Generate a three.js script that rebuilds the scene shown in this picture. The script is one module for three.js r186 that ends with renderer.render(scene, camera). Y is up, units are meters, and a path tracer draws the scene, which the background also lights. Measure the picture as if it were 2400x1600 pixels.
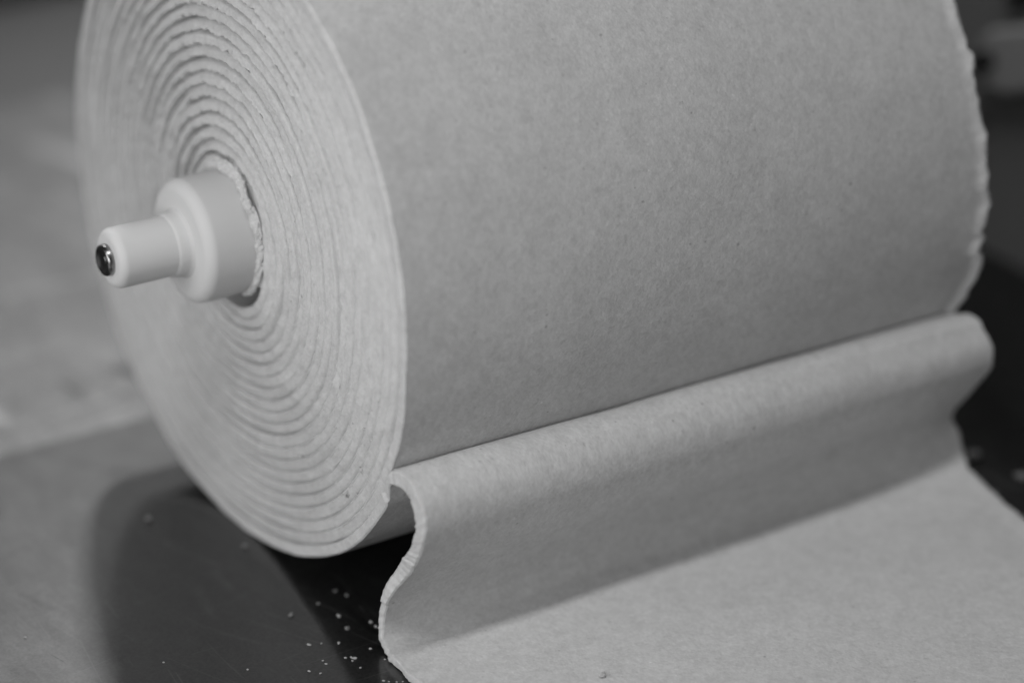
import * as THREE from 'three';
import { mergeGeometries } from 'three/addons/utils/BufferGeometryUtils.js';
import { RectAreaLightUniformsLib } from 'three/addons/lights/RectAreaLightUniformsLib.js';

// ------------------------------------------------------------------ camera, light, exposure
const scene = new THREE.Scene();
const camera = new THREE.PerspectiveCamera(12.979, 1024 / 682, 0.05, 30);
camera.position.set(-0.55375, 0.65258, 1.0868);
camera.rotation.order = 'YXZ';
camera.rotation.set(THREE.MathUtils.degToRad(-24.744), THREE.MathUtils.degToRad(-32.856), 0);
camera.focus = 1.258;
camera.userData.fStop = 2.3;

const renderer = new THREE.WebGLRenderer({ antialias: true });
renderer.toneMapping = THREE.LinearToneMapping;
renderer.toneMappingExposure = 1;
renderer.shadowMap.enabled = true;
scene.background = new THREE.Color(0.004, 0.004, 0.004);
RectAreaLightUniformsLib.init();

const WHITE = new THREE.Color(1, 1, 1);
function areaLamp(name, label, pos, target, w, h, intensity) {
  const g = new THREE.Group();
  g.name = name;
  g.position.set(...pos);
  g.lookAt(...target);                                   // +z of the group points at the target
  const housing = new THREE.Mesh(new THREE.BoxGeometry(w + 0.03, h + 0.03, 0.04), new THREE.MeshStandardMaterial({ color: 0x777777, roughness: 0.6 }));
  housing.name = 'housing'; housing.position.z = -0.024;
  const diff = new THREE.Mesh(new THREE.BoxGeometry(w, h, 0.004), new THREE.MeshStandardMaterial({ color: 0xdddddd, roughness: 0.7, emissive: WHITE, emissiveIntensity: 0.6 }));
  diff.name = 'diffuser'; diff.position.z = -0.001;
  g.add(housing, diff);
  g.userData = { label, category: 'lamp' };
  scene.add(g);
  const l = new THREE.RectAreaLight(WHITE, intensity, w, h);
  l.position.set(...pos);
  l.lookAt(...target);
  const dir = new THREE.Vector3(...target).sub(new THREE.Vector3(...pos)).normalize();
  l.position.addScaledVector(dir, 0.006);
  scene.add(l);
  // a RectAreaLight shines along its own -z, a Group's lookAt turns +z to the target: both face the roll
}
areaLamp('ceiling_lamp', 'long ceiling lamp in front of the table', [-0.1, 2.1, 0.70], [-0.1, 0.08, 0.13], 1.5, 0.18, 20);
areaLamp('ceiling_lamp_001', 'ceiling lamp behind the table, to its right', [0.98, 2.05, -2.05], [0.0, 0.0, 0.0], 0.15, 0.15, 380);
areaLamp('side_lamp', 'broad soft lamp left of the table', [-1.0, 0.42, 0.1], [0.0, 0.12, 0.0], 0.6, 0.6, 3.3);
areaLamp('side_lamp_001', 'small soft lamp left of the table, nearer to its front', [-0.55, 0.32, 0.55], [0.0, 0.12, 0.05], 0.3, 0.3, 6.3);
areaLamp('wall_lamp', 'lamp washing the pale wall behind the table', [1.6, 2.75, -2.3], [1.5, 0.8, -3.2], 1.6, 0.3, 18);

// ------------------------------------------------------------------ noise and textures
function rng(seed) { let a = seed >>> 0; return () => { a = (a + 0x6d2b79f5) | 0; let t = Math.imul(a ^ (a >>> 15), 1 | a); t = (t + Math.imul(t ^ (t >>> 7), 61 | t)) ^ t; return ((t ^ (t >>> 14)) >>> 0) / 4294967296; }; }
const N1 = new Float32Array(65536); { const r = rng(11); for (let i = 0; i < 65536; i++) N1[i] = r() * 2 - 1; }
const sm = (t) => t * t * (3 - 2 * t);
const clamp = (v, a = 0, b = 1) => Math.min(b, Math.max(a, v));
const ss = (a, b, v) => sm(clamp((v - a) / (b - a)));
function n1(x, seed = 0) { const i = Math.floor(x), f = sm(x - i); const a = N1[(i * 7 + seed * 9173) & 65535], b = N1[((i + 1) * 7 + seed * 9173) & 65535]; return a + (b - a) * f; }
function n2(x, y, seed = 0) {
  const i = Math.floor(x), j = Math.floor(y), f = sm(x - i), g = sm(y - j);
  const h = (a, b) => N1[(Math.imul(a, 73856093) ^ Math.imul(b, 19349663) ^ Math.imul(seed + 1, 83492791)) >>> 7 & 65535];
  const p = h(i, j), q = h(i + 1, j), r = h(i, j + 1), s = h(i + 1, j + 1);
  return p + (q - p) * f + (r - p) * g + (p - q - r + s) * f * g;
}
function tileNoise(out, S, cells, cellsY, amp, seed) {                // adds smooth tileable noise to out
  const r = rng(seed), L = new Float32Array(cells * cellsY);
  for (let i = 0; i < L.length; i++) L[i] = r() * 2 - 1;
  const X = [], F = [];
  for (let x = 0; x < S; x++) { const u = x / S * cells, i = Math.floor(u); X.push(i); F.push(sm(u - i)); }
  for (let y = 0; y < S; y++) {
    const v = y / S * cellsY, j = Math.floor(v), g = sm(v - j), r0 = (j % cellsY) * cells, r1 = ((j + 1) % cellsY) * cells;
    for (let x = 0; x < S; x++) {
      const i = X[x], i1 = (i + 1) % cells, f = F[x];
      const a = L[r0 + i] + (L[r0 + i1] - L[r0 + i]) * f, b = L[r1 + i] + (L[r1 + i1] - L[r1 + i]) * f;
      out[y * S + x] += amp * (a + (b - a) * g);
    }
  }
}
function splat(out, S, x, y, rx, ry, ang, amp) {
  const R = Math.ceil(Math.max(rx, ry) * 2.2), c = Math.cos(ang), s = Math.sin(ang);
  for (let j = -R; j <= R; j++) for (let i = -R; i <= R; i++) {
    const u = (i * c + j * s) / rx, v = (-i * s + j * c) / ry, w = Math.exp(-(u * u + v * v));
    if (w > 0.02) out[((Math.floor(y) + j + 4 * S) % S) * S + (Math.floor(x) + i + 4 * S) % S] += amp * w;
  }
}
function toTexture(field, S, srgb, lo = 0, hi = 1) {
  const d = new Uint8Array(S * S * 4);
  for (let i = 0; i < S * S; i++) {
    let v = clamp((field[i] - lo) / (hi - lo));
    if (srgb) v = v <= 0.0031308 ? v * 12.92 : 1.055 * Math.pow(v, 1 / 2.4) - 0.055;
    const q = Math.round(v * 255); d[i * 4] = d[i * 4 + 1] = d[i * 4 + 2] = q; d[i * 4 + 3] = 255;
  }
  const t = new THREE.DataTexture(d, S, S);
  t.wrapS = t.wrapT = THREE.RepeatWrapping; t.magFilter = THREE.LinearFilter; t.minFilter = THREE.LinearMipmapLinearFilter; t.generateMipmaps = true;
  if (srgb) t.colorSpace = THREE.SRGBColorSpace;
  t.needsUpdate = true;
  return t;
}

// dough: pale, mottled with flour, bran specks and pin holes; one tile is 0.5 m
const DS = 2048, DT = 0.5;
const doughCol = new Float32Array(DS * DS).fill(0), doughBump = new Float32Array(DS * DS).fill(0);
{
  tileNoise(doughCol, DS, 36, 36, 0.010, 1);
  tileNoise(doughCol, DS, 90, 90, 0.019, 2);
  tileNoise(doughCol, DS, 190, 190, 0.028, 3);
  tileNoise(doughCol, DS, 380, 380, 0.034, 4);
  tileNoise(doughCol, DS, 760, 760, 0.034, 5);
  const r = rng(77);
  for (let i = 0; i < 900; i++) { const q = 0.5 + r() * 1.3; splat(doughCol, DS, r() * DS, r() * DS, 2 * q, 1.6 * q, r() * 3, -0.05 - 0.08 * r()); }   // bran specks
  for (let i = 0; i < 420; i++) { const q = 0.9 + r() * r() * 2.0; splat(doughCol, DS, r() * DS, r() * DS, 1.15 * q, 0.95 * q, r() * 3, -0.15 - 0.2 * r()); }
  for (let i = 0; i < 3500; i++) splat(doughCol, DS, r() * DS, r() * DS, 1.0 + r() * 0.8, 1.0 + r(), r() * 3, 0.04 + 0.22 * r() * r() * r());        // flour grains
  for (let i = 0; i < 700; i++) splat(doughCol, DS, r() * DS, r() * DS, 5 + r() * 12, 5 + r() * 12, r() * 3, (r() - 0.5) * 0.05);
  for (let i = 0; i < DS * DS; i++) doughCol[i] += 0.56;
  tileNoise(doughBump, DS, 60, 60, 0.10, 21);
  tileNoise(doughBump, DS, 180, 180, 0.12, 22);
  tileNoise(doughBump, DS, 420, 420, 0.12, 23);
  tileNoise(doughBump, DS, 900, 900, 0.10, 24);
  for (let i = 0; i < 1500; i++) { const q = 1 + r() * 2; splat(doughBump, DS, r() * DS, r() * DS, 2 * q, 1.5 * q, r() * 3, r() < 0.6 ? -0.35 : 0.3); }
  for (let i = 0; i < DS * DS; i++) doughBump[i] += 0.5;
}
const doughMap = toTexture(doughCol, DS, true), doughBumpMap = toTexture(doughBump, DS, false);
const doughMat = new THREE.MeshStandardMaterial({ color: 0xffffff, map: doughMap, bumpMap: doughBumpMap, bumpScale: 0.00024, roughness: 0.62, metalness: 0 });
const cutMat = new THREE.MeshStandardMaterial({ color: 0xffffff, map: doughMap, bumpMap: doughBumpMap, bumpScale: 0.00022, roughness: 0.8, metalness: 0 });
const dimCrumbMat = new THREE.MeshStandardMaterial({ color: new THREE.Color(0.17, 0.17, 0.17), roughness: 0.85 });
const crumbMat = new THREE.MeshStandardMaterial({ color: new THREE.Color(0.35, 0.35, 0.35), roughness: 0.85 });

// brushed steel with scratches and dried flour film; one tile is 0.4 m
const SS = 2048, ST = 0.4;
const steelCol = new Float32Array(SS * SS), steelRough = new Float32Array(SS * SS), steelBump = new Float32Array(SS * SS);
{
  const r = rng(5);
  tileNoise(steelCol, SS, 14, 14, 0.02, 31); tileNoise(steelCol, SS, 600, 40, 0.018, 32); tileNoise(steelCol, SS, 60, 60, 0.02, 33);
  tileNoise(steelRough, SS, 9, 9, 0.03, 41); tileNoise(steelRough, SS, 40, 40, 0.02, 42); tileNoise(steelRough, SS, 300, 30, 0.015, 43);
  tileNoise(steelBump, SS, 700, 60, 0.2, 51);
  function scratch(x, y, ang, len, wd, a, bend) {
    for (let s = 0; s < len; s += 0.7) {
      const t = s / len, fade = Math.sin(Math.PI * t) ** 0.4 * (0.7 + 0.3 * n1(s * 0.05, 3));
      splat(steelCol, SS, x, y, wd, wd, 0, a * fade); splat(steelRough, SS, x, y, wd, wd, 0, 0.25 * a * fade);
      x += Math.cos(ang) * 0.7; y += Math.sin(ang) * 0.7; ang += bend;
    }
  }
  for (let i = 0; i < 420; i++) scratch(r() * SS, r() * SS, (r() < 0.65 ? 1.15 + r() * 0.65 : -0.25 + r() * 0.4), 40 + 420 * r() * r(), 0.8 + r() * 0.7, (r() < 0.75 ? 1 : -0.6) * (0.16 + 0.45 * r() * r()), (r() - 0.5) * 0.0012);
  for (let i = 0; i < 90; i++) scratch(r() * SS, r() * SS, 0.9 + r() * 1.1, 60 + 220 * r(), 4 + r() * 9, (r() < 0.6 ? 1 : -1) * (0.010 + 0.012 * r()), (r() - 0.5) * 0.006);
  tileNoise(steelCol, SS, 46, 20, 0.05, 34); tileNoise(steelCol, SS, 130, 130, 0.03, 35); tileNoise(steelCol, SS, 500, 500, 0.10, 36);
  for (let i = 0; i < SS * SS; i++) { steelCol[i] += 0.42; steelRough[i] += 0.42; steelBump[i] += 0.5; }
}
const steelMat = new THREE.MeshPhysicalMaterial({ color: new THREE.Color(0.10, 0.10, 0.10), clearcoat: 1, clearcoatRoughness: 0.14, map: toTexture(steelCol, SS, true), roughnessMap: toTexture(steelRough, SS, false), roughness: 1.15, metalness: 1, bumpMap: toTexture(steelBump, SS, false), bumpScale: 0.00002 });
const rearSteelMat = new THREE.MeshStandardMaterial({ map: steelMat.map, color: new THREE.Color(0.275, 0.275, 0.275), roughness: 0.43, metalness: 1 });
const nylonMat = new THREE.MeshPhysicalMaterial({ color: new THREE.Color(0.62, 0.62, 0.62), roughness: 0.85, metalness: 0, bumpMap: doughBumpMap, bumpScale: 0.00005 });
const screwMat = new THREE.MeshStandardMaterial({ color: new THREE.Color(0.32, 0.32, 0.32), roughness: 0.28, metalness: 1 });
const ledgeMat = new THREE.MeshStandardMaterial({ color: new THREE.Color(0.085, 0.085, 0.085), roughness: 0.45, metalness: 1 });
const panelMat = new THREE.MeshStandardMaterial({ color: new THREE.Color(0.3, 0.3, 0.3), roughness: 0.7 });
const darkMat = new THREE.MeshStandardMaterial({ color: new THREE.Color(0.05, 0.05, 0.05), roughness: 0.6, metalness: 0.2 });
const holeMat = new THREE.MeshStandardMaterial({ color: new THREE.Color(0.01, 0.01, 0.01), roughness: 0.9 });
const bracketMat = new THREE.MeshStandardMaterial({ color: new THREE.Color(0.5, 0.5, 0.5), roughness: 0.7, metalness: 0 });

// ------------------------------------------------------------------ helpers
function mesh(name, geo, mat, parent) { const m = new THREE.Mesh(geo, mat); m.name = name; m.castShadow = m.receiveShadow = true; parent.add(m); return m; }
function gridGeo(nu, nv, f, closeV = false) {                            // f(i, j) -> [x, y, z, u, v]
  const P = new Float32Array(nu * nv * 3), U = new Float32Array(nu * nv * 2), I = [];
  for (let i = 0; i < nu; i++) for (let j = 0; j < nv; j++) { const k = i * nv + j, q = f(i, j); P[k * 3] = q[0]; P[k * 3 + 1] = q[1]; P[k * 3 + 2] = q[2]; U[k * 2] = q[3]; U[k * 2 + 1] = q[4]; }
  for (let i = 0; i < nu - 1; i++) for (let j = 0; j < nv - 1; j++) { const a = i * nv + j, b = a + nv; I.push(a, b, a + 1, b, b + 1, a + 1); }
  const g = new THREE.BufferGeometry();
  g.setAttribute('position', new THREE.BufferAttribute(P, 3)); g.setAttribute('uv', new THREE.BufferAttribute(U, 2)); g.setIndex(I);
  g.computeVertexNormals();
  return g;
}

// ------------------------------------------------------------------ the setting
{
  const t = new THREE.BoxGeometry(2.4, 0.03, 1.1255, 1, 1, 1);
  t.translate(0.4, -0.015, 1.0 - 0.5628);
  const p = t.attributes.position, u = t.attributes.uv;
  for (let i = 0; i < p.count; i++) u.setXY(i, p.getX(i) / ST, p.getZ(i) / ST);
  const m = mesh('table', t, steelMat, scene); m.userData.kind = 'structure';
  const r = new THREE.BoxGeometry(2.4, 0.03, 0.445); r.translate(0.4, -0.017, -0.128 - 0.2225);
  { const p = r.attributes.position, u = r.attributes.uv; for (let i = 0; i < p.count; i++) u.setXY(i, p.getX(i) / 0.9 + 0.3, p.getZ(i) / 0.9 + 0.2); }
  mesh('rear_table', r, rearSteelMat, scene).userData.kind = 'structure';
  const e = new THREE.BoxGeometry(2.4, 0.03, 0.24); e.translate(0.4, -0.026, -0.578 - 0.12);
  mesh('rear_ledge', e, ledgeMat, scene).userData.kind = 'structure';
  const w = new THREE.BoxGeometry(2.4, 0.1, 0.04); w.translate(0.4, 0.0, -0.842);
  mesh('rear_rail', w, darkMat, scene).userData.kind = 'structure';
}
{
  const g = new THREE.Group(); g.name = 'machine_side_panel'; g.position.set(0.5, 0, -0.05);
  g.userData = { label: 'dark blurred machine side panel standing to the right of the dough roll', category: 'machine panel' };
  scene.add(g);
  const p = new THREE.BoxGeometry(0.02, 0.68, 0.9); p.translate(0.01, 0.3405, -0.1); mesh('panel', p, panelMat, g);
  const sh = new THREE.Shape(); sh.moveTo(-0.006, 0.106); sh.quadraticCurveTo(-0.016, 0.120, -0.002, 0.131); sh.lineTo(0.12, 0.172); sh.lineTo(0.12, 0.144); sh.lineTo(0.008, 0.104); sh.closePath();
  const b = new THREE.ExtrudeGeometry(sh, { depth: 0.012, bevelEnabled: true, bevelSize: 0.003, bevelThickness: 0.003, bevelSegments: 3 });
  b.rotateY(-Math.PI / 2); mesh('bracket', b, bracketMat, g);
  const k = new THREE.CylinderGeometry(0.0055, 0.0055, 0.012, 24); k.rotateZ(Math.PI / 2); k.translate(-0.019, 0.1175, -0.002); mesh('knob', k, holeMat, g);
  const q = new THREE.BoxGeometry(0.01, 0.05, 0.010); q.translate(-0.006, 0.175, 0.010); mesh('slot_cover', q, holeMat, g);
}
{ // the pale wall across the workroom that the polished table mirrors beside the roll, with the lamp that washes it
  const w = new THREE.BoxGeometry(7, 2.6, 0.1); w.translate(1.2, 0.9, -3.25);
  mesh('back_wall', w, new THREE.MeshStandardMaterial({ color: new THREE.Color(0.7, 0.7, 0.7), roughness: 0.9 }), scene).userData.kind = 'structure';
}

// ------------------------------------------------------------------ the roll
const RC = 0.14698, R0 = 0.15, TH = 0.0055, L = 0.3032, THETA0 = THREE.MathUtils.degToRad(-27), NW = 21, TAU = Math.PI * 2;
const HOLE = 0.0308;
const Rfit = (t) => R0 * (1 + 0.022833 * Math.cos(2 * t) + 0.014648 * Math.sin(2 * t) - 0.001051 * Math.cos(3 * t) - 0.009215 * Math.sin(3 * t)) + TH * 0.5;
function layerPoint(psi) {                       // outward boundary of the winding, psi = 0 at the lift-off of the free sheet, growing inward
  const th = THETA0 - psi, w = psi / (TAU * NW), big = Rfit(th) - TH * Math.min(1, psi / TAU);
  const k = Math.max(0, w - 1 / NW) / (1 - 1 / NW);
  const r = big + (HOLE - big) * k + 0.0005 * n1(psi * 1.1, 4) * Math.min(1, psi / TAU) * (1 - k) * 0 ;
  return [RC - 0.004 * k * k + r * Math.sin(th), 0.0015 * k + r * Math.cos(th), r];
}

const roll = new THREE.Group(); roll.name = 'dough_roll';
roll.userData = { label: 'large pale roll of layered dough sheet unrolling onto the steel table', category: 'dough' };
scene.add(roll);

// wound layers, each turn of the spiral its own piece
const NA = 1100;
const ARC = new Float32Array(NA * (NW + 1) + 1);          // arc length along the winding, from the lift-off inward
for (let i = 1; i < ARC.length; i++) ARC[i] = ARC[i - 1] + layerPoint((i - 0.5) / NA * TAU)[2] * TAU / NA;
for (let k = 1; k < NW; k++) {
  const g = gridGeo(NA + 1, 18, (i, j) => {
    const psi = (k + i / NA) * TAU, o = layerPoint(psi), n = layerPoint(psi + TAU);
    const arc = ARC[k * NA + i], s = arc * 1000;          // s: millimetres along the layer, for noise
    const kk = psi / (TAU * NW), th = THETA0 - psi, up = Math.sin(th), lo = Math.max(0, -Math.sin(th - 0.5));
    const base = 0.0004 - 0.0012 * kk * kk + 0.0010 * n1(psi * 1.3, 60) * kk + 0.0006 * n1(psi * 2.1, 61) + 0.00025 * n1(s / 6, 62);
    const step = clamp(0.0009 + 0.0006 * Math.max(0, up) + 0.0008 * n1(psi * 2.6, 63) + 0.0004 * n1(s / 14, 70), 0.00015, 0.003);
    const lip = Math.max(0, 0.00015 + 0.00035 * lo + 0.0003 * n1(s / 15, 64) + 0.0002 * n1(s / 2.2, 65) + 0.0007 * Math.max(0, n1(s / 4, 77) - 0.62));
    const jag = (0.07 * n1(s / 1.7, 66) + 0.07 * n1(s / 4.5, 67) + 0.22 * Math.max(0, n1(s / 2.6, 112) - 0.55) - 0.2 * Math.max(0, n1(s / 3.4, 113) - 0.6)) * clamp(0.8 + 0.7 * up - 0.3 * lo, 0.2, 1.4);
    const rt = Math.max(0, Math.cos(th - 0.25));
    const gap = clamp(0.003 + 0.007 * Math.max(0, up) + 0.030 * rt * (0.35 + 0.65 * kk) + 0.022 * n1(s / 40, 71) + 0.03 * kk * kk - 0.03 * lo, 0.002, 0.075);
    const fine = 0.00003 * n1(s / 1.2 + j * 31, 68) + 0.00005 * n1(s / 4 + j * 17, 69);
    const rise = clamp(0.55 + 0.45 * n1(psi * 1.7, 75) + (0.22 - 0.16 * lo) * n1(s / 7, 76) + 0.35 * lo, 0.15, 1.3);
    const gv = clamp(0.28 + 0.25 * n1(psi * 2.3, 79) + rt * (0.2 + 0.9 * kk + 0.5 * n1(psi * 1.9, 78)) * (1 - lo) - 0.15 * lo, 0.08, 1), wl = 1 + 0.7 * lo, od = (1 - 0.75 * lo);
    const Q = [gap, gap, gap, gap + 0.035 * wl, gap + 0.07 * wl, gap + 0.11 * wl, 0.22, 0.28, 0.36, 0.48, 0.60, 0.72 - 0.04 * gv, 0.83 - 0.05 * gv, 0.92 - 0.04 * gv, 1 - gap * 0.7, 1 - gap * 0.6, 1 - gap * 0.6, 1 - gap * 0.6];
    const X = [0, 0.012, 0.0018 * rise, 0.0010 * rise, 0.0003 * rise, 0, 0, 0, 0, 0, 0.0001, 0.0002 + 0.0004 * gv, 0.0003 * od + 0.0017 * gv, 0.0006 * od + 0.0036 * gv, 0.0014 * od + 0.0056 * gv, 0.005 * od + 0.0045 * gv, 0.014, 0];
    let q = Q[j], x;
    if (j < 2 || j > 15) x = j === 0 || j === 17 ? L - 0.006 : X[j] + base;
    else { x = base + X[j] + step * q + fine - (j >= 3 && j <= 5 ? lip * [0.6, 1, 0.7][j - 3] : 0); if (j < 7) q += jag * (1 - Math.abs(j - 4) * 0.12) * (q < 0.1 ? 1 : 0.5); else if (j > 12) q += 0.4 * jag; }
    const y = n[0] + (o[0] - n[0]) * q, z = n[1] + (o[1] - n[1]) * q;
    return [x, y, z, arc / DT, (n[2] + (o[2] - n[2]) * q + x * 2) / DT];
  });
  mesh('wound_layer', g, cutMat, roll);
}
// crumbly dough left between the hub and the innermost turn
{
  const nu = 420, nv = 26;
  const g = gridGeo(nu, nv, (i, j) => {
    const t = i / (nu - 1), th = THREE.MathUtils.degToRad(150 - 215 * t), s = t * 125, a = j / (nv - 1) * Math.PI;
    const wd = Math.sin(Math.PI * clamp(t * 1.02)) ** 0.35;
    const b = (0.5 + 0.5 * n2(s * 0.25, a * 1.5, 40)) * 0.0020 + 0.0006 * n2(s * 0.9, a * 3, 41) + 0.0003 * n2(s * 3, a * 7, 42);
    const r = 0.0276 + (0.0026 + 0.4 * b + 0.0007 * Math.sin(th)) * (1 - Math.cos(a)) * wd, x = -0.0004 - (0.0010 + b) * Math.sin(a) * wd + 0.0014 * n1(s / 12, 43);
    return [x, RC - 0.0005 + r * Math.sin(th), r * Math.cos(th), s / 1000 / DT, a * 0.004 / DT];
  });
  mesh('core_dough', g, cutMat, roll);
}
// ragged innermost dough around the hub
// the far end, closed off just inside the layers
{
  const g = gridGeo(241, 2, (i, j) => { const psi = i / 240 * TAU, o = layerPoint(psi + TAU * (j ? NW - 0.5 : 1)); return [L - 0.004, o[0], o[1], o[1] / DT, o[0] / DT]; });
  mesh('far_end', g, cutMat, roll);
}

// the free sheet: outer turn, fold and run-out on the table, one continuous skin with thickness
// fold stations: [outward y, z, upper y, z, left edge x, right edge y shift, z shift]
const FOLD = [
  [0.0800, 0.1360, 0.0850, 0.1325, 0, 0, 0],
  [0.0815, 0.1393, 0.0884, 0.1372, 0, -0.0006, 0.0042],
  [0.0822, 0.1440, 0.0906, 0.1437, 0, 0, 0.0054],
  [0.0808, 0.1482, 0.0902, 0.1512, 0, 0, 0.0050],
  [0.0778, 0.1522, 0.0874, 0.1572, 0, -0.001, 0.003],
  [0.0735, 0.1545, 0.0812, 0.1625, 0, -0.001, 0.003],
  [0.0680, 0.1548, 0.0735, 0.1640, 0.0002, -0.001, 0.0025],
  [0.0610, 0.1525, 0.0650, 0.1622, 0.0004, 0, 0.002],
  [0.0545, 0.1480, 0.0563, 0.1575, 0.0008, 0, 0.001],
  [0.0475, 0.1415, 0.0468, 0.1510, 0.0010, 0, 0.0005],
  [0.0400, 0.1362, 0.0388, 0.1440, 0.0006, 0, 0.001],
  [0.0320, 0.1315, 0.0308, 0.1380, 0, 0, 0.003],
  [0.0232, 0.1280, 0.0232, 0.1332, -0.0005, -0.001, 0.008],
  [0.0150, 0.1262, 0.0160, 0.1310, -0.0012, 0.000, 0.013],
  [0.0085, 0.1270, 0.0105, 0.1313, -0.0020, 0.0022, 0.016],
  [0.0035, 0.1300, 0.0068, 0.1335, -0.0030, 0.0040, 0.019],
  [0.0010, 0.1355, 0.0055, 0.1382, -0.0042, 0.0042, 0.02],
  [0.0005, 0.1430, 0.0050, 0.1440, -0.0052, 0.0030, 0.02],
  [0.0005, 0.1550, 0.0047, 0.1550, -0.0060, 0.0016, 0.02],
  [0.0005, 0.1750, 0.0047, 0.1750, -0.0060, 0, 0.02],
  [0.0005, 0.2200, 0.0047, 0.2200, -0.0050, 0, 0.02],
  [0.0005, 0.3200, 0.0047, 0.3200, -0.0040, 0, 0.02],
  [0.0005, 0.5600, 0.0047, 0.5600, -0.0040, 0, 0.02],
];
const NR = 1000;                                    // stations round the roll
const stations = [];
for (let i = 0; i <= NR; i++) {
  const psi = TAU * (1 - i / NR) + 0.02 * (1 - i / NR) * 0, o = layerPoint(psi), n = layerPoint(psi + TAU);
  stations.push([o[0], o[1], n[0] + (o[0] - n[0]) * 0.03, n[1] + (o[1] - n[1]) * 0.03, 0, 0, 0, 0]);
}
{
  const last = stations[NR];
  const keys = [stations[NR - 32].slice(0, 7), stations[NR - 10].slice(0, 7), ...FOLD];
  stations.length = NR - 10;
  const curve = (c) => keys.map((k) => k[c]);
  const cr = (a, b, c, d, t) => 0.5 * (2 * b + (c - a) * t + (2 * a - 5 * b + 4 * c - d) * t * t + (3 * b - a - 3 * c + d) * t * t * t);
  for (let s = 1; s < keys.length - 1; s++) {
    const a = keys[s - 1], b = keys[s], c = keys[s + 1], d = keys[Math.min(keys.length - 1, s + 2)];
    const len = Math.hypot(b[0] - c[0], b[1] - c[1]), m = Math.max(4, Math.min(60, Math.ceil(len / 0.0009)));
    for (let i = s === 1 ? 1 : 0; i < m; i++) {
      const t = i / m, row = [];
      for (let q = 0; q < 7; q++) row.push(s > keys.length - 6 ? b[q] + (c[q] - b[q]) * t : cr(a[q], b[q], c[q], d[q], t));
      row.push(clamp((s + t - 1) / 3));
      stations.push(row);
    }
  }
}
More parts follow.
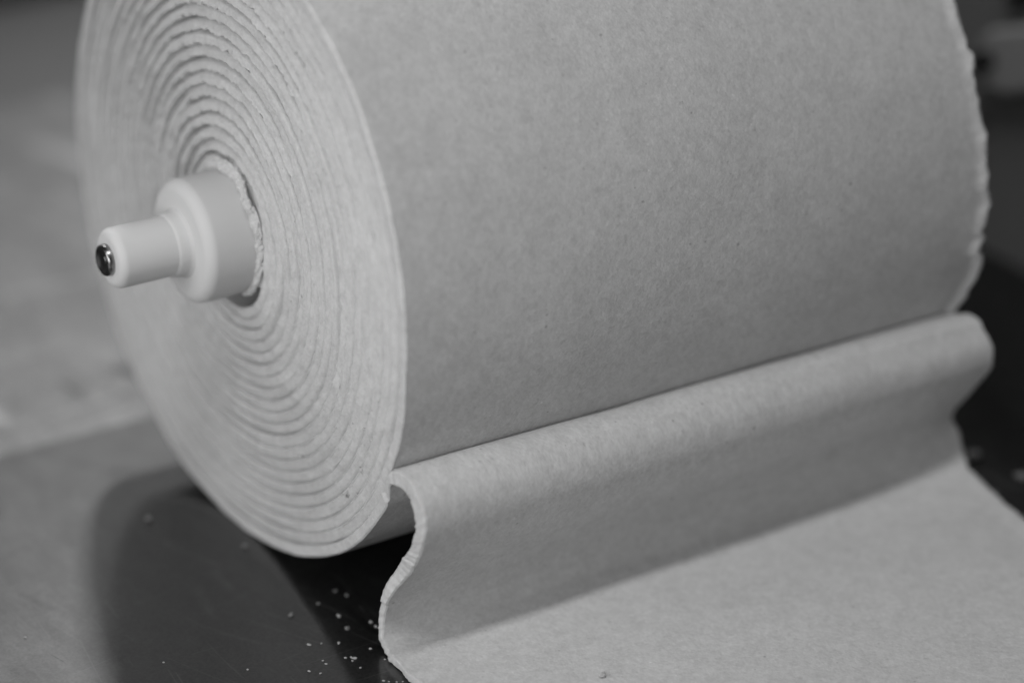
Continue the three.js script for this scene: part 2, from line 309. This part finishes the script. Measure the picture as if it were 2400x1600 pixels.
{
  let acc = 0; stations.forEach((s, i) => { if (i) acc += Math.hypot(s[0] - stations[i - 1][0], s[1] - stations[i - 1][1]); s.push(acc); });
  const NX = 64, CAP = 11, CAPR = 9, nv = NX + CAP + 12 + CAPR;
  const at = (st, xf, q) => {                       // a point at share xf along the roll, q = 0 outward skin, 1 upper (roll-side) skin
    const e = xf, yy = (st[0] + (st[2] - st[0]) * q) + st[5] * e, ez = e * e + (e - e * e) * ss(0.072, 0.080, st[0]) + 0.8 * e ** 9 * ss(0.034, 0.026, st[0]), zz = (st[1] + (st[3] - st[1]) * q) + st[6] * ez;
    return [yy, zz];
  };
  const onRoll = (i) => i < NR - 10;
  const g = gridGeo(stations.length, nv, (i, j) => {
    const st = stations[i], s = st[8] * 1000, free = st[7];
    const burr = (v, t) => Math.max(0, v - t);
    const left = st[4] + 0.0005 * n1(s / 30, 80) + (onRoll(i) ? 0.00014 * n1(s / 7, 81) + 0.00012 * n1(s / 2.6, 82) : 0.00022 * n1(s / 5, 81) + 0.00022 * n1(s / 1.9, 82) + 0.00018 * n1(s / 0.95, 83) - 0.0016 * burr(n1(s / 1.3, 110), 0.6) - 0.002 * burr(n1(s / 2.3, 111), 0.72)) + free * (0.0008 * n1(s / 12, 84));
    const thp = THETA0 - TAU * (1 - Math.min(i, NR) / NR), wr = Math.atan2(Math.sin(thp + 0.22), Math.cos(thp + 0.22)), rag = onRoll(i) && i < NR / 2 ? Math.exp(-(wr * wr) / 0.13) : 0;
    const right = L + 0.0012 * n1(s / 40, 90) + 0.0007 * n1(s / 19, 91) + 0.0006 * n1(s / 4, 92) * (0.6 + 1.2 * Math.max(0, n1(s / 45, 93))) + rag * (0.0030 + 0.0022 * n1(s / 17, 99) + 0.0011 * n1(s / 6.3, 89) + 0.0009 * n1(s / 2.4, 86) + 0.005 * Math.max(0, n1(s / 8, 88) - 0.35)) + free * 0.0015 * n1(s / 16, 94);
    // j: main (roll-outward or upper) skin left to right, right cap, other skin right to left, left cap
    // on the roll the visible skin is the outward one (q = 0); after the fold the visible one is the upper (q = 1): the order of skins stays, only which is seen changes
    let x, q, lift = 0;
    if (j < NX) { const f0 = j / (NX - 1), f = f0 - 0.8 * Math.sin(TAU * f0) / TAU; x = left + 0.0009 + (right - left - 0.0033) * f; q = 0; }
    else if (j < NX + CAPR) { const a = (j - NX) / (CAPR - 1); q = a; x = right - 0.0024 * (1 - Math.sin(Math.PI * clamp(a, 0.02, 0.98)) ** 0.7) + 0.0006 * n1(s / 2.5 + j * 9, 95); }
    else if (j < NX + CAPR + 12) { const f = 1 - (j - NX - CAPR) / 11; x = left + 0.0009 + (right - left - 0.0033) * f; q = 1; }
    else { const a = 1 - (j - NX - CAPR - 12) / (CAP - 1); q = a; const ed = Math.min(1, Math.min(a, 1 - a) / 0.16); x = left + 0.0009 * (1 - Math.sqrt(1 - (1 - ed) ** 2)) + 0.00006 * n1(s / 1.9 + j * 11, 96) + 0.00010 * n1(s / 5 + j * 5, 97) + 0.0005 * (a - 0.5) * n1(s / 14, 98); }
    const xf = clamp(x / L), p = at(st, xf, q);
    const wob = 0.0004 * n2(x * 26, s / 1000 * 26, 7) + 0.00018 * n2(x * 90, s / 1000 * 90, 8);
    const flare = (onRoll(i) ? 0.0017 + 0.0008 * n1(s / 9, 87) : 0.0012) * ss(0, 1, (x - (right - 0.0075)) / 0.0065);
    // push along the local normal
    const a = stations[Math.max(0, i - 2)], b = stations[Math.min(stations.length - 1, i + 2)];
    let ty = b[0] - a[0], tz = b[1] - a[1]; const tl = Math.hypot(ty, tz) || 1; ty /= tl; tz /= tl;
    const k = (q === 0 && !onRoll(i)) ? 0 : 1;
    return [x, Math.max(0.0003, p[0] - tz * (wob * k + flare)), p[1] + ty * (wob * k + flare), (s / 1000) / DT, (x + (q === 1 ? 0.23 : 0) + (j >= NX + CAPR + 12 || (j >= NX && j < NX + CAPR) ? q * 0.006 : 0)) / DT];
  });
  mesh('outer_sheet', g, doughMat, roll);
}

// little torn bits of dough clinging to the cut face
{
  const r = rng(31);
  for (const [fy, fz] of [[0.0888, 0.0922], [0.0788, 0.0921], [0.0975, 0.1150], [0.0950, 0.1212], [0.0772, 0.1117], [0.0659, 0.1030], [0.0603, 0.0991], [0.0629, 0.1068], [0.0507, 0.1124], [0.0429, 0.1056], [0.1014, 0.0750], [0.0922, 0.0796], [0.1285, 0.0779], [0.1123, 0.0847], [0.0608, 0.0584], [0.1152, 0.1262]]) {
    const g = new THREE.IcosahedronGeometry(1, 2), q = g.attributes.position, k = 0.0007 + 0.0007 * r(), o = r() * 90;
    for (let i = 0; i < q.count; i++) { const x = q.getX(i), y = q.getY(i), z = q.getZ(i), m = 1 + 0.5 * n2(x * 1.6 + o, y * 1.6 + z * 2.1, 30) + 0.2 * n2(x * 4 + z * 3, y * 4 + o, 36); q.setXYZ(i, x * m * k * 0.8, y * m * k * 1.3, z * m * k); }
    g.rotateX(r() * 6); g.computeVertexNormals();
    const w = mesh('dough_flake', g, doughMat, roll); w.position.set(0.0006 + 0.0012 * r(), fy, fz);
  }
}

// ------------------------------------------------------------------ the core that carries the roll
const core = new THREE.Group(); core.name = 'roller_core';
core.position.set(-0.0018, RC - 0.0005, 0);
core.userData = { label: 'white plastic roller core with stepped hub sticking out of the dough roll', category: 'roller' };
scene.add(core);
function lathe(name, pts, mat, parent, seg = 96) { const g = new THREE.LatheGeometry(pts.map(([x, r]) => new THREE.Vector2(r, x)), seg); g.rotateZ(-Math.PI / 2); return mesh(name, g, mat, parent); }
const arc = (x0, r0, x1, r1, n = 5) => { const o = []; for (let i = 0; i <= n; i++) { const a = i / n * Math.PI / 2; o.push([x0 + (x1 - x0) * (1 - Math.cos(a)), r0 + (r1 - r0) * Math.sin(a)]); } return o; };
lathe('hub', [[-0.0222, 0.010], ...arc(-0.0222, 0.0222, -0.0168, 0.0278, 10), [0.29, 0.0278]], nylonMat, core);
lathe('collar', [[-0.0290, 0.0132], [-0.0284, 0.0138], [-0.0272, 0.0142], [-0.0240, 0.0144], [-0.0228, 0.0148], [-0.0220, 0.0158], [-0.0210, 0.0158]], nylonMat, core);
lathe('shaft', [[-0.0560, 0.0058], [-0.0562, 0.0085], ...arc(-0.0562, 0.0098, -0.0522, 0.0134, 7), [-0.0283, 0.0134], [-0.027, 0.0138]], nylonMat, core);
const screw = new THREE.Group(); screw.name = 'end_screw'; core.add(screw);
lathe('screw_head', [[-0.0545, 0.0070], [-0.0580, 0.0070], [-0.0588, 0.0067], [-0.0592, 0.0060], [-0.0590, 0.0048], [-0.0583, 0.0042], [-0.0580, 0.0020], [-0.0580, 0.00001]], screwMat, screw, 48);
{
  const g = new THREE.CylinderGeometry(0.0020, 0.0024, 0.0012, 6); g.rotateZ(Math.PI / 2); g.translate(-0.0580, 0.0003, 0.0002);
  mesh('socket', g, screwMat, screw);
}

// ------------------------------------------------------------------ crumbs
const crumbGeos = [];
for (let k = 0; k < 5; k++) {
  const g = new THREE.IcosahedronGeometry(1, 2), p = g.attributes.position;
  for (let i = 0; i < p.count; i++) { const x = p.getX(i), y = p.getY(i), z = p.getZ(i), f = 1 + 0.42 * n2(x * 1.7 + k * 9, y * 1.7 + z * 2.3, 30 + k) + 0.12 * n2(x * 4 + z * 3, y * 4 + k * 5, 36); p.setXYZ(i, x * f * (1.1 + 0.2 * (k % 3)), y * f * 0.6, z * f * (0.75 + 0.1 * k)); }
  g.computeVertexNormals(); crumbGeos.push(g);
}
let crumbCount = 0;
const CR = rng(9);
function crumb(x, z, r, label, group, y = 0) {
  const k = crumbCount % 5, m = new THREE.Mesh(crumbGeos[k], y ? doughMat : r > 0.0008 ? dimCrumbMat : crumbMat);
  m.name = crumbCount ? 'crumb_' + String(crumbCount).padStart(3, '0') : 'crumb';
  m.position.set(x, y + r * 0.5, z); m.scale.setScalar(r); m.rotation.y = CR() * 6.28; m.castShadow = m.receiveShadow = true;
  m.userData = { label, category: 'crumb' }; if (group) m.userData.group = group;
  scene.add(m); crumbCount++;
}
crumb(-0.0326, -0.0287, 0.0017, 'largest pale crumb on the grey steel, far left of the dough roll', null);
crumb(-0.0077, 0.0186, 0.0012, 'faint blurred crumb on the steel just left of the roll bottom', null);
crumb(-0.0203, 0.0841, 0.0010, 'oblong crumb in the grey reflection, left of the dark gap', null);
crumb(-0.0576, 0.1137, 0.0004, 'lone tiny crumb on the grey steel at the lower edge', null);
crumb(-0.0846, 0.0895, 0.00042, 'lone tiny crumb on the grey steel, lower left', null);
crumb(-0.1250, 0.0387, 0.0006, 'pale speck of dough between the scratches, leftmost of all crumbs', null);
for (const [x, z, r] of [[-0.0161, 0.1288, 0.00055], [-0.0154, 0.1302, 0.0007], [-0.0170, 0.1315, 0.0005]]) crumb(x, z, r, 'one of three tiny crumbs touching each other on the dark steel', 'cluster of three tiny crumbs');
const fold = 'small crumbs on the dark steel in front of the fold';
for (const [x, z, r] of [[0.0064, 0.0762, 0.0011], [0.0088, 0.0820, 0.0013], [-0.0054, 0.0818, 0.0011], [-0.0031, 0.0958, 0.0010], [-0.0055, 0.1071, 0.0014], [0.0058, 0.1078, 0.0010], [0.0058, 0.1123, 0.0010], [-0.0146, 0.1158, 0.0010], [-0.0259, 0.1101, 0.0009], [-0.0209, 0.1118, 0.0006], [-0.0055, 0.1270, 0.0007], [-0.0183, 0.1278, 0.0007], [-0.0275, 0.1247, 0.0006], [-0.0277, 0.1276, 0.0006], [-0.0049, 0.1380, 0.0006], [-0.0170, 0.1383, 0.0006], [-0.0366, 0.1292, 0.00085], [-0.0334, 0.1332, 0.0007], [-0.0143, 0.1525, 0.0006], [-0.0127, 0.1544, 0.0006], [-0.0101, 0.1564, 0.0005], [-0.0078, 0.1575, 0.0005]])
  crumb(x, z, r * 0.74, 'small blurred crumb on the steel in front of the dough fold', fold);
crumb(0.3279, 0.1292, 0.0034, 'big blurred crumb on the dark steel beside the right sheet edge', null);
crumb(0.3330, 0.1573, 0.0024, 'blurred crumb on the dark steel at the far right edge', null);
crumb(0.3118, 0.1628, 0.0016, 'faint blurred crumb between the larger ones, right of the sheet', null);
crumb(0.0601, 0.2053, 0.0013, 'small dough crumb lying on the flat sheet near its lower edge', null, 0.0049);
crumb(0.2344, 0.1776, 0.0010, 'small blurred dough crumb lying on the flat sheet at right', null, 0.0049);
renderer.render(scene, camera);
